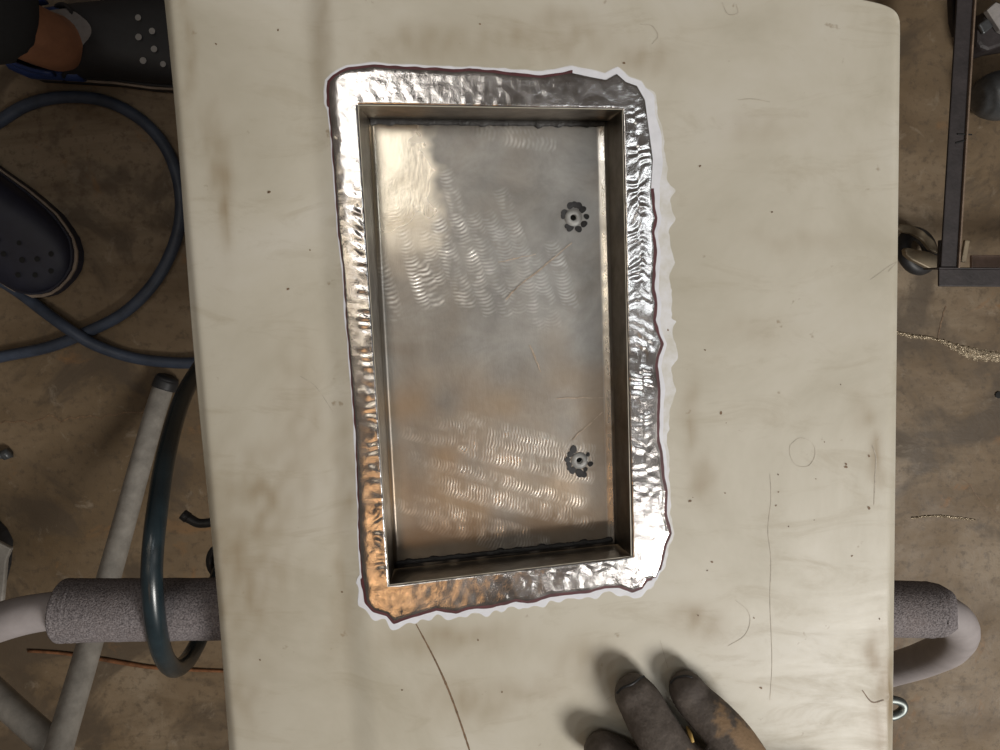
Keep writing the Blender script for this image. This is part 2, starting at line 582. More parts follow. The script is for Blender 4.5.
for v in V2:
    g = 0.0
    wx = 10 * noise.noise(Vector((v.x * .03, v.y * .03, 1.0)))
    wy = 10 * noise.noise(Vector((v.x * .03, v.y * .03, 7.0)))
    for (bx, by, rx, ry, s) in BLOBS:
        d = ((v.x + wx - bx) / rx) ** 2 + ((v.y + wy - by) / ry) ** 2
        if d < 6: g = max(g, 1.6 * s * math.exp(-d * 0.9))
    g *= 0.65 + 0.9 * max(0, 0.5 + noise.noise(Vector((v.x * .09, v.y * .05, 3.0))))
    gr.append(min(1, g))
a = sheet.data.attributes.new('grime', 'FLOAT', 'POINT')
a.data.foreach_set('value', gr)

# folded flanges down to the level of the padded bar
def flange(name, line):
    v, f = [], []
    for (x, y) in line:
        p = at(x, y, pz(x, y))
        v += [p - Vector((0, 0, .0007)), Vector((p.x, p.y, ZF - 0.001))]
    for i in range(len(line) - 1):
        f.append((2 * i, 2 * i + 1, 2 * i + 3, 2 * i + 2))
    o = mesh_obj(name, v, f, M['primer'], panel)
    m = o.modifiers.new('thickness', 'SOLIDIFY'); m.thickness = 0.0012; m.offset = 0
    return o
flange('flange', right)
flange('flange', left)
flange('flange', [tuple(p) for p in top_c])
flange('flange', [(left[-1][0] + (right[-1][0] - left[-1][0]) * k / 20, 1000) for k in range(21)])

# --- the soldered surround and the feathered paint around it
def resample(loop, step):
    P = np.array(loop + [loop[0]], float)
    seg = np.linalg.norm(np.diff(P, axis=0), axis=1)
    s = np.concatenate([[0], np.cumsum(seg)])
    n = int(s[-1] / step)
    q = np.linspace(0, s[-1], n, endpoint=False)
    return np.stack([np.interp(q, s, P[:, 0]), np.interp(q, s, P[:, 1])], 1)

OL = resample(OUT, 1.5)
NO = len(OL)
k5 = np.array([np.roll(OL, s, axis=0) for s in range(-6, 7)]).mean(0)
tg = np.roll(k5, -4, axis=0) - np.roll(k5, 4, axis=0)
tg /= np.linalg.norm(tg, axis=1)[:, None]
NRM = np.stack([tg[:, 1], -tg[:, 0]], 1)          # clockwise in image space: outward
# rim foot for every outline point: walk both loops by side so that corners meet corners
RL = np.array(RIM)
cor = [int(np.argmin(np.linalg.norm(OL - np.array(c), axis=1))) for c in ((331, 79), (640, 88), (659, 568), (374, 610))]
foot = np.zeros_like(OL)
for k in range(4):
    i0, i1 = cor[k], cor[(k + 1) % 4]
    idx = list(range(i0, i1)) if i1 > i0 else list(range(i0, NO)) + list(range(0, i1))
    a, b = RL[k], RL[(k + 1) % 4]
    d = b - a
    L2 = d @ d
    for j, i in enumerate(idx):
        s = j / len(idx)
        pr = min(1, max(0, (OL[i] - a) @ d / L2))
        s = 0.5 * s + 0.5 * pr if 0.02 < s < 0.98 else (0 if s <= 0.02 else 1)
        foot[i] = a + d * s
def side_of(p):
    x, y = p
    if x > 628 and 95 < y < 570: return 'R'
    if y < 106: return 'T'
    if y > 578: return 'B'
    return 'L'

T = 18
sv, sf = [], []
for i in range(NO):
    for k in range(T + 1):
        t_ = k / T
        p = foot[i] * (1 - t_) + OL[i] * t_
        x, y = p
        sd = side_of(p)
        if k == 0: h = -0.0006
        elif k == T: h = 0.0005
        else:
            prof = min(1, (1 - t_) / 0.10) * min(1, t_ / 0.10 + 0.5)
            h = 0.0003 + 0.0004 * min(1, t_ / 0.10 + 0.5)
            nz = noise.noise(Vector((x * .10, y * .10, 0.0)))
            nf = noise.noise(Vector((x * .28, y * .28, 5.0)))
            hh = 0.00013 * nz + 0.000022 * nf
            if sd == 'R' and y < 500:
                ph = y + 5.0 * math.sin(t_ * 5.0 + y * .02) + 13 * noise.noise(Vector((x * .045, y * .045, 2)))
                zig = math.sin(ph * 2 * math.pi / 12.0 + (3.0 if t_ > .5 else 0.0) * sm(.4, .6, t_))
                amp = 0.00026 * sm(85, 150, y) * (1 - 0.55 * sm(380, 480, y))
                hh += amp * zig * math.sin(math.pi * min(1, t_ * 1.05)) * (0.45 + 1.0 * abs(noise.noise(Vector((x * .06, y * .03, 12)))))
                hh += 0.00005 * nf
            elif sd == 'L' and y > 190:
                pit = math.sin(y * 2 * math.pi / 13.0 + 5 * noise.noise(Vector((x * .05, y * .05, 4)))) * (.35 + 1.5 * abs(noise.noise(Vector((x * .07, y * .05, 14)))))
                hh += 0.00024 * pit * math.exp(-((t_ - 0.30) / 0.22) ** 2)
            elif sd == 'T':
                hh += 0.00008 * noise.noise(Vector((x * .16, y * .16, 9))) * sm(440, 480, x)
                hh += 0.00016 * max(0, noise.noise(Vector((x * .13, 0, 9)))) * math.exp(-((t_ - .12) / .12) ** 2)
            else:
                hh += 0.00012 * noise.noise(Vector((x * .12, y * .06, 9)))
            nq = noise.noise(Vector((x * .55, y * .55, 8.0)))
            h += (hh + 0.000010 * nq) * min(1, (1 - t_) / 0.12)
        sv.append(at(x, y, pz(x, y) + h))
for i in range(NO):
    j = (i + 1) % NO
    for k in range(T):
        sf.append((i * (T + 1) + k, i * (T + 1) + k + 1, j * (T + 1) + k + 1, j * (T + 1) + k))
def face_up(o):
    bm = bmesh.new(); bm.from_mesh(o.data)
    s = 0.0
    for f in bm.faces: s += f.normal.z * f.calc_area()
    if s < 0:
        bmesh.ops.reverse_faces(bm, faces=bm.faces[:])
    bm.to_mesh(o.data); bm.free()
    return o
solder = face_up(mesh_obj('solder_border', sv, sf, M['solder'], panel))
solder['label'] = 'hammered shiny solder band around the recess'

def ring(name, inner, outer, h, mat, mask=None):
    v, f = [], []
    for i in range(NO):
        for q in (inner[i], outer[i]):
            v.append(at(q[0], q[1], pz(q[0], q[1]) + h))
    for i in range(NO):
        j = (i + 1) % NO
        if mask is not None and not (mask[i] and mask[j]): continue
        f.append((2 * i, 2 * i + 1, 2 * j + 1, 2 * j))
    return face_up(mesh_obj(name, v, f, mat, panel, smooth=False))

def tooth(s, period, seed):
    ph = s / period + 0.7 * noise.noise(Vector((s / period * .5, seed, 0)))
    fr = ph - math.floor(ph)
    return (1 - abs(2 * fr - 1)) ** 2.2 * (0.5 + 0.9 * abs(noise.noise(Vector((math.floor(ph) * 1.7, seed, 2)))))
wW, wF = np.zeros(NO), np.zeros(NO)
for i in range(NO):
    x, y = OL[i]
    s = i * 1.5
    sd = side_of(OL[i])
    if sd == 'T':
        w = 4.5 + 2.5 * noise.noise(Vector((x * .05, 3, 0))) + (2.0 if x > 500 else 0); wf = 0.8
    elif sd == 'R':
        w = 6.5 + 2.5 * noise.noise(Vector((y * .04, 6, 0))) + 3.5 * (1 - sm(150, 240, y)) - 3.0 * sm(430, 520, y)
        wf = (8 + 7 * tooth(s, 34, 1.0) + 3 * noise.noise(Vector((y * .06, 8, 0)))) * sm(150, 200, y) * (1 - sm(350, 470, y)) + 2 + 2 * tooth(s, 16, 2)
    elif sd == 'B':
        w = 6 + 2 * noise.noise(Vector((x * .06, 4, 0))) + 9 * tooth(s, 19, 3.0); wf = 2.0 * tooth(s, 11, 4)
    else:
        w = 2.2 + 1.0 * noise.noise(Vector((y * .04, 2, 0))) + 3.0 * sm(560, 600, y); wf = 0.3
    wW[i], wF[i] = w, wf
smooth = lambda a, n: np.array([np.roll(a, s) for s in range(-n, n + 1)]).mean(0)
wW, wF = smooth(wW, 2), smooth(wF, 1)
white_out = OL + NRM * wW[:, None]
ring('feathered_primer_edge', OL - NRM * 1.0, OL + NRM * (wW + wF)[:, None], 0.00012, M['feather'])['label'] = 'patchy pale sanded edge'
ring('white_primer_edge', OL - NRM * 1.0, white_out, 0.00022, M['white'])['label'] = 'white primer line with ragged teeth'
mW = np.array([(1.1 if side_of(p) == 'L' else 2.8) + 0.9 * noise.noise(Vector((p[0] * .1, p[1] * .1, 0))) for p in OL])
mask = np.array([not (573 < p[0] and p[1] < 188) for p in OL])
ring('maroon_paint_edge', OL - NRM * 0.8, OL + NRM * mW[:, None], 0.00034, M['maroon'], mask)['label'] = 'thin maroon paint line'

# --- the pan: a bent channel with two end walls
def bil(Q, u, v):
    a = np.array(Q[0]) * (1 - u) + np.array(Q[1]) * u
    b = np.array(Q[3]) * (1 - u) + np.array(Q[2]) * u
    return a * (1 - v) + b * v

NU, NV = 320, 580
# grinder passes: (start, end, width, pitch, bow, strength)
PASS = []
rs = random.Random(3)
for k in range(9):
    x0 = 392 + k * 13 + rs.uniform(-4, 4)
    PASS.append(((x0, 175 + rs.uniform(-10, 40)), (x0 + 38 + rs.uniform(-6, 8), 312 + rs.uniform(-22, 14)), 8.5, 3.7, 0.040, rs.uniform(.5, 1.0)))
for k in range(4):
    x0 = 500 + k * 17
    PASS.append(((x0, 215 + rs.uniform(-10, 40)), (x0 + 22, 325 + rs.uniform(-18, 10)), 9, 3.5, 0.05, rs.uniform(.3, .6)))
PASS.append(((378, 250), (399, 322), 8, 4.6, .04, .8))
PASS.append(((420, 260), (440, 308), 8, 5.5, .04, 1.0))
for k in range(15):
    y0 = 415 + k * 8.5 + rs.uniform(-5, 5)
    xa = 392 + rs.uniform(0, 70)
    xb = xa + rs.uniform(110, 190)
    xb = min(xb, 596)
    PASS.append(((xa, y0 - 4), (xb, y0 + (xb - xa) * 0.20 + rs.uniform(-6, 10)), 7.5, 3.0, 0.045, rs.uniform(.75, 1.5)))
for k in range(3):
    PASS.append(((470 + 12 * k, 130 + 4 * k), (520 + 20 * k, 128 + 9 * k), 8, 4.5, .04, .4))
UU, VV = np.meshgrid(np.linspace(0, 1, NU + 1), np.linspace(0, 1, NV + 1))
A_, B_, C_, D_ = [np.array(c) for c in FLO]
PX = (A_[0] * (1 - UU) + B_[0] * UU) * (1 - VV) + (D_[0] * (1 - UU) + C_[0] * UU) * VV
PY = (A_[1] * (1 - UU) + B_[1] * UU) * (1 - VV) + (D_[1] * (1 - UU) + C_[1] * UU) * VV
def smooth_noise(cell, seed):
    r = np.random.default_rng(seed)
    gy, gx = int(460 / cell) + 4, int(280 / cell) + 4
    g = r.uniform(-1, 1, (gy, gx))
    x = (PX - 355) / cell; y = (PY - 100) / cell
    xi = np.clip(np.floor(x).astype(int), 0, gx - 2); yi = np.clip(np.floor(y).astype(int), 0, gy - 2)
    fx = x - xi; fy = y - yi
    fx = fx * fx * (3 - 2 * fx); fy = fy * fy * (3 - 2 * fy)
    return (g[yi, xi] * (1 - fx) + g[yi, xi + 1] * fx) * (1 - fy) + (g[yi + 1, xi] * (1 - fx) + g[yi + 1, xi + 1] * fx) * fy
JIT = 1.3 * smooth_noise(7, 31) + 0.6 * smooth_noise(3, 32)
AMP = np.clip(0.75 + 0.75 * smooth_noise(9, 33) + 0.5 * smooth_noise(4, 34), 0.05, 1.7)
H = np.zeros_like(PX)
POL = np.zeros_like(PX)
for (a, b, w, pitch, bow, st) in PASS:
    a, b = np.array(a), np.array(b)
    d = b - a; L = np.linalg.norm(d); d = d / L
    s = (PX - a[0]) * d[0] + (PY - a[1]) * d[1]
    tt = -(PX - a[0]) * d[1] + (PY - a[1]) * d[0]
    tt = tt + 5e-4 * (s - L / 2) ** 2 * (0.6 if abs(d[0]) > .7 else -0.3)
    m = np.clip(1 - np.abs(tt / w) ** 2.2, 0, 1) * np.clip(s / 10, 0, 1) * np.clip((L - s) / 5, 0, 1)
    ph = (s + bow * tt ** 2) * 2 * math.pi / pitch + JIT
    H = H * (1 - m) + m * st * AMP * np.cos(ph)
    POL = POL * (1 - m) + m * (st * AMP * (0.34 + 0.34 * np.cos(ph + 0.8)))
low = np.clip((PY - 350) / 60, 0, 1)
WARM_REFL = np.clip(0.55 * low + 0.5 * smooth_noise(30, 21) * low + 0.35 * np.clip(smooth_noise(40, 22) - .2, 0, 1), 0, 1) * 0.8  # warm lamp reflection painted as a brown tint, mostly over the lower half
edge = 452 - np.abs(PY - 205) * 0.22 - (PX - 0) + 10 * smooth_noise(14, 23) + 4 * smooth_noise(5, 24)
FRESH = np.clip(edge / 20, 0, 1) * np.clip((275 - PY + 14 * smooth_noise(16, 25)) / 55, 0, 1)
FRESH = np.clip(FRESH, 0, 1)
H *= 1 - 0.85 * FRESH
POL *= 1 - 0.8 * FRESH
Z = ZF + H * 0.000062 + 0.00035 * smooth_noise(55, 1) + 0.00012 * smooth_noise(22, 2) + 0.000012 * smooth_noise(4, 3)
POL = np.clip(POL * (0.75 + 0.5 * smooth_noise(12, 4)), 0, 1)
# bend radii along both long sides
eR = (1 - UU) * 236; eL = UU * 230
Z += 0.25 * 0.00063 * np.clip(9.5 - eR, 0, 9.5) + 0.0046 * np.clip(1 - eR / 3.0, 0, 1) ** 2 + 0.0030 * np.clip(1 - eL / 5.0, 0, 1) ** 2
SOOT = 0.75 * np.exp(-((VV * 430) / 5.0) ** 2) + 0.8 * np.exp(-(((1 - VV) * 430) / 6.0) ** 2) + 0.12 * np.exp(-(((1 - VV) * 430) / 20.0) ** 2)
SOOT = np.clip(SOOT * (1 + 0.5 * smooth_noise(9, 7)), 0, 1)
HOLES = [(573.5, 217.5), (587 - 0, 461.0)]
HOLES = [(573.5, 217.5), (579.5, 460.5)]
bend_highlight = np.clip(1.4 - np.abs(eR - 5.5) / 4.0, 0, 1) * np.clip(0.75 + 0.4 * smooth_noise(8, 9), 0, 1)  # highlight along the right bend, painted pale through the polish mask
POL = np.maximum(POL, bend_highlight)
gv = []
for j in range(NV + 1):
    for i in range(NU + 1):
        gv.append(at(PX[j, i], PY[j, i], Z[j, i]))
gf = []
for j in range(NV):
    for i in range(NU):
        if any((PX[j, i] + .5 - h[0]) ** 2 + (PY[j, i] + .5 - h[1]) ** 2 < 3.2 ** 2 for h in HOLES): continue
        a = j * (NU + 1) + i
        gf.append((a, a + NU + 1, a + NU + 2, a + 1))
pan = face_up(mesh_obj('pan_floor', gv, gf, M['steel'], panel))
pan['label'] = 'ground bare steel floor with swirl marks'
for nm, arr in (('polish', POL), ('soot', SOOT), ('straw', WARM_REFL), ('unground', FRESH)):
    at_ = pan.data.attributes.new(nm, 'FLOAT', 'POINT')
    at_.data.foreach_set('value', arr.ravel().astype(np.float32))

def wall(u_side):
    v, f = [], []
    rows, cols = 60, 8
    for j in range(rows + 1):
        vv = j / rows
        fp = bil(FLO, u_side, vv); rp = bil(RIM, u_side, vv)
        zfl = ZF + (0.0060 if u_side else 0.0030)
        a = at(fp[0], fp[1], zfl); b = at(rp[0], rp[1], pz(*rp) + 0.0002)
        for k in range(cols + 1):
            q = k / cols
            n_ = 0.0004 * noise.noise(Vector((vv * 9, q * 2, u_side * 5)))
            v.append(a.lerp(b, q) + Vector((n_, 0, 0)) * math.sin(math.pi * q))
    for j in range(rows):
        for k in range(cols):
            a = j * (cols + 1) + k
            f.append((a, a + 1, a + cols + 2, a + cols + 1))
    return mesh_obj('pan_side_wall', v, f, M['bent_steel'], panel)
wall(0); wall(1)
def end_wall(v_side):
    v, f = [], []
    rows, cols = 40, 5
    for j in range(rows + 1):
        u = j / rows
        fp = bil(FLO, u, v_side); rp = bil(RIM, u, v_side)
        a = at(fp[0], fp[1], ZF - 0.001); b = at(rp[0], rp[1], pz(*rp) + 0.0002)
        for k in range(cols + 1):
            v.append(a.lerp(b, k / cols))
    for j in range(rows):
        for k in range(cols):
            a = j * (cols + 1) + k
            f.append((a, a + 1, a + cols + 2, a + cols + 1))
    return mesh_obj('pan_end_wall', v, f, M['bent_steel'], panel)
end_wall(0); end_wall(1)

def bead(p0, p1, w0, seed, off):
    pts_, rad = [], []
    n = 110
    for i in range(n + 1):
        s = i / n
        x = p0[0] + (p1[0] - p0[0]) * s; y = p0[1] + (p1[1] - p0[1]) * s
        lump = max(0, noise.noise(Vector((s * 26, seed, 0)))) * 2.2 + max(0, noise.noise(Vector((s * 60, seed, 4)))) * 0.9
        pts_.append(at(x, y + off * lump * 0.8, ZF + 0.0003))
        rad.append((w0 + lump) * (CAM.z - ZF) / F)
    return tube('burnt_seam', pts_, rad, M['seam'], panel, 8, flat=0.55)
bead((366, 121), (609, 123.5), 3.0, 1.0, 1)
bead((396, 563.5), (613, 540), 2.5, 2.0, -1)

for hi, (hx, hy) in enumerate(HOLES):
    v, f = [], []
    z0 = ZF + 0.0004
    prof = [(3.2, -0.010), (3.2, 0.0006), (3.6, 0.0007), (8.2, 0.0007), (8.6, 0.0002)]
    SG = 24
    for (r, dz) in prof:
        R = r * (CAM.z - ZF) / F
        c = at(hx, hy, z0)
        for k in range(SG):
            a = 2 * math.pi * k / SG
            v.append(c + Vector((R * math.cos(a), R * math.sin(a), dz)))
    for q in range(len(prof) - 1):
        for k in range(SG):
            k2 = (k + 1) % SG
            f.append((q * SG + k, (q + 1) * SG + k, (q + 1) * SG + k2, q * SG + k2))
    f.append(tuple(range(SG)))
    fit = mesh_obj('threaded_fitting', v, f, M['fitting'], panel)
    fit['label'] = 'small round threaded insert with a dark hole'
    px_disc('bore', hx, hy, 3.1, z0 - 0.004, M['black'], fit, 16)
    spots = [[(-9, -5, 3.4), (-10.5, -1, 2.5), (-3, -12, 3.6), (1.5, -13, 3.2), (5, -12, 3.6), (9, -8, 3.6), (13, -1, 2.8), (10.5, 6.5, 3.3), (5, 11.5, 3.4), (-3.5, 10.5, 3.6), (-6.5, 8.5, 2.4)],
             [(-6, -11, 4.0), (-9, -6, 3.2), (-12, -1, 3.0), (-10.5, 4, 3.0), (-7, 10, 3.6), (0, 12.5, 4.4), (4, 14, 3.6), (6, 9, 2.4), (11, 3.5, 2.8), (8.5, -6, 2.2), (-10, 8, 2.6)]][hi]
    for (dx, dy, r) in spots:
        px_disc('scorch_spot', hx + dx, hy + dy, r, ZF + 0.0007, M['spot'], fit, 12, 0.0002, 0.10)

M['straw_mark'] = plain('straw_scratch', (0.50, 0.40, 0.31), 0.4, 0.8, 0.3, 300)
for (a, b, w) in (((512, 292), (572, 243), 1.6), ((498, 262), (536, 254), 1.2), ((506, 300), (516, 288), 2.2), ((530, 345), (541, 372), 2.0), ((556, 398), (604, 398), 1.4), ((572, 440), (602, 412), 1.6)):
    ln = wob_line(a, b, 12, 1.2, a[0])
    ribbon('straw_scratch', ln, [w * (.5 + abs(noise.noise(Vector((k * .9, a[1], 0))))) for k in range(13)], ZF + 0.00075, M['straw_mark'], panel)
# --- scratches and marks in the panel's face
zz = lambda x, y: pz(x, y) + 0.00015
def mark(ctrl, w, mat='pencil', n=10):
    s = spline(ctrl, n)
    m = len(s)
    ws = [w * (0.45 + 0.8 * abs(noise.noise(Vector((i * .35, ctrl[0][0], 0)))) + 0.4 * math.sin(math.pi * i / m)) for i in range(m)]
    ribbon('scratch', [tuple(p) for p in s], ws, zz, M[mat], panel)
mark([(416, 624), (431, 652), (443, 677), (455, 707), (470, 752), (480, 790)], 2.1, 'mark', 16)
mark([(300, 376), (316, 387), (333, 412)], 0.7)
mark([(770, 474), (771, 500), (768, 530), (771, 560), (770, 600), (772, 660), (770, 700)], 0.7)
mark([(735, 600), (747, 610), (750, 622), (744, 636), (728, 646)], 0.6)
mark([(790, 445), (800, 438), (812, 443), (815, 455), (808, 466), (796, 465), (790, 455), (790, 445)], 0.5)
mark([(862, 690), (872, 702), (884, 700)], 1.4, 'mark')
mark([(872, 445), (876, 458), (875, 480), (874, 505)], 1.2)
mark([(722, 2), (728, 14), (738, 13), (736, 4)], 0.9)
mark([(640, 24), (652, 26), (658, 36), (652, 44)], 1.0)
mark([(888, 272), (900 - 4, 262), (870, 280)], 0.6)
mark([(738, 100), (752, 99), (770, 102)], 0.8)
mark([(606, 700), (622, 690)], 0.6)
mark([(660, 640), (668, 668)], 0.7)
rs = random.Random(11)
for (x, y, r) in [(269, 192, 1.5), (288, 289, 1.3), (624, 63, 1.2), (721, 413, 1.6), (690, 501, 1.6), (869, 508, 1.7), (869, 456, 1.3), (712, 562, 1.2), (846, 464, 1.3),
                  (852, 556, 1.0), (700, 166, 1.1), (772, 212, 1.0), (668, 330, 1.0), (705, 350, 0.9), (846, 467, 1.6), (754, 618, 0.9), (761, 688, 1.4), (342, 592, 1.0),
                  (502, 692, 1.0), (478, 640, 1.0), (402, 690, 1.0), (260, 660, 0.9), (216, 44, 0.9), (278, 30, 1.0), (310, 250, 0.8), (480, 24, 0.9)]:
    px_disc('speck', x, y, r, pz(x, y) + 0.00018, M['mark'], panel, 8, 0, 0.25)
for i in range(14):
    x, y = rs.uniform(690, 880), rs.uniform(360, 620)
    px_disc('speck', x, y, rs.uniform(.5, 1.0), pz(x, y) + 0.00018, M['mark'], panel, 7, 0, 0.25)

# small chrome clip under the right-hand edge
clip = px_tube('chrome_clip', [(884, 700, .655, .003), (895, 700, .655, .003), (903, 704, .654, .003), (902, 711, .654, .003), (893, 716, .655, .003), (884, 716, .655, .003)], M['chrome'], panel, 6, 8)

# ------------------------------------------------------------------ padded stand
ZB, RB = 0.6435, 0.0213
b0 = at(110, 660, 0)
stand = thing('panel_stand', 'grey tubular work stand with dark foam padded crossbar under the panel', 'stand', (b0.x, b0.y, 0))
s = spline([(64, 610.5), (130, 609.5), (400, 607), (700, 606), (912, 609), (926, 611)], 40)
pts_, rad = [], []
for i, p in enumerate(s):
    e = min(i, len(s) - 1 - i)
    pts_.append(at(p[0], p[1], ZB))
    rr = RB * (1 + 0.018 * noise.noise(Vector((i * .3, 0, 0))))
    rr *= 1 - 0.13 * i / len(s)
    if i > len(s) - 30: rr *= 0.985 - 0.16 * sm(len(s) - 22, len(s) - 1, i)
    rad.append(rr)
foam = tube('foam_sleeve', pts_, rad, M['foam'], stand, 40)
foam['label'] = 'dark speckled foam sleeve'
px_tube('crossbar_tube', [(-62, 655, .014, .0135), (-120, 700, .15, .0135), (-190, 745, .30, .0135), (-120, 690, .50, .0135), (-60, 648, .60, .0135), (0, 622, .637, .0135), (50, 611, ZB, .0128), (90, 610, ZB, .0128)], M['tube'], stand, 10, 20)
px_tube('crossbar_tube', [(902, 608, ZB, .0132), (932, 610, ZB - .002, .0132), (953, 619, ZB - .012, .0135), (959, 633, ZB - .030, .0135), (948, 648, ZB - .060, .0137), (925, 659, ZB - .095, .0138), (897, 668, .515, .0138), (840, 684, .44, .0138), (700, 715, .25, .0138), (560, 740, .05, .0138), (545, 742, .02, .0138)], M['tube'], stand, 10, 20)
px_tube('floor_leg', [(163, 388, .020, .0152), (150, 430, .055, .0152), (118, 545, .150, .0152), (88, 650, .255, .0152), (60, 745, .340, .0152), (40, 815, .40, .0152), (-20, 858, .46, .0152), (-100, 800, .495, .0152), (-124, 700, .495, .0152)], M['leg'], stand, 8, 16)
px_tube('end_cap', [(168, 377, .018, .0158), (166.5, 381, .018, .0178), (163.5, 389, .020, .0178)], M['rubber'], stand, 6, 16)
px_tube('brace', [(-120, 600, .22, .0152), (-40, 662, .27, .0152), (20, 716, .31, .0152), (56, 748, .335, .0152)], M['leg'], stand, 8, 16)
px_tube('hook', [(184, 516, .50, .0040), (190, 519, .50, .0042), (198, 523, .50, .0040), (207, 523, .50, .0040), (220, 521, .50, .0040), (245, 520, .50, .004)], M['rubber'], stand, 6, 10)
px_tube('hook_tip', [(182.5, 514, .50, .0046), (188, 518, .50, .0050)], M['rubber'], stand, 4, 10)
ring_pts = [at(222 + 12 * math.cos(a), 561 + 15 * math.sin(a), .50) for a in np.linspace(0, 2 * math.pi, 25)]
tube('clamp_ring', ring_pts, .0036, M['rubber'], stand, 10)

# ------------------------------------------------------------------ hoses
r = .0088
hc = [(-160, 395), (-60, 372), (0, 357), (45, 348), (80, 335), (125, 312), (158, 277), (178, 232), (180, 190), (168, 152), (146, 124), (118, 106), (90, 98), (55, 98), (25, 106), (0, 121), (-45, 150), (-110, 168), (-190, 190), (-230, 230), (-190, 268)]
hc = [(x, y, r, r) for x, y in hc] + [(-110, 250, r, r), (-40, 264, r, r), (0, 281, r, r), (20, 293, .012, r), (45, 312, .020, r), (70, 330, .026, r), (95, 345, .018, r), (130, 357, r, r), (165, 362, r, r), (200, 362, r, r), (260, 350, r, r), (330, 300, r, r)]
fl_hose = px_tube('air_hose', hc, M['blue_hose'], None, 8, 12)
tag(fl_hose, 'blue-grey rubber hose looped on the concrete floor beside the clogs', 'hose')
r = .0066
hc = [(330, 330, .30, r), (260, 335, .38, r), (215, 352, .46, r), (193, 378, .52, r), (178, 410, .57, r), (165, 460, .625, r), (156, 520, .664, r), (152, 565, .6735, r), (153, 600, .6745, r),
      (157, 632, .668, r), (163, 655, .650, r), (173, 668, .620, r), (184, 664, .590, r), (194, 650, .565, r), (202, 632, .55, r), (210, 600, .53, r), (235, 540, .48, r), (290, 480, .4, r)]
hose2 = px_tube('rubber_hose', hc, M['dark_hose'], None, 10, 14)
tag(hose2, 'glossy dark hose slung over the foam padded crossbar', 'hose')

# ------------------------------------------------------------------ clogs and the person standing in them
def local(o, d, s, w, h):
    """point in a shoe's own frame: s forward, w sideways, h up"""
    side = Vector((-d.y, d.x, 0))
    return o + d * s + side * w + Vector((0, 0, h))

def width_at(q):
    # half width of a clog along its length (q 0 heel .. 1 toe)
    tab = [(0, .012), (.03, .026), (.10, .036), (.25, .040), (.45, .046), (.65, .056), (.80, .058), (.90, .050), (.96, .036), (.99, .020), (1.0, .006)]
    return float(np.interp(q, [a for a, _ in tab], [b for _, b in tab]))

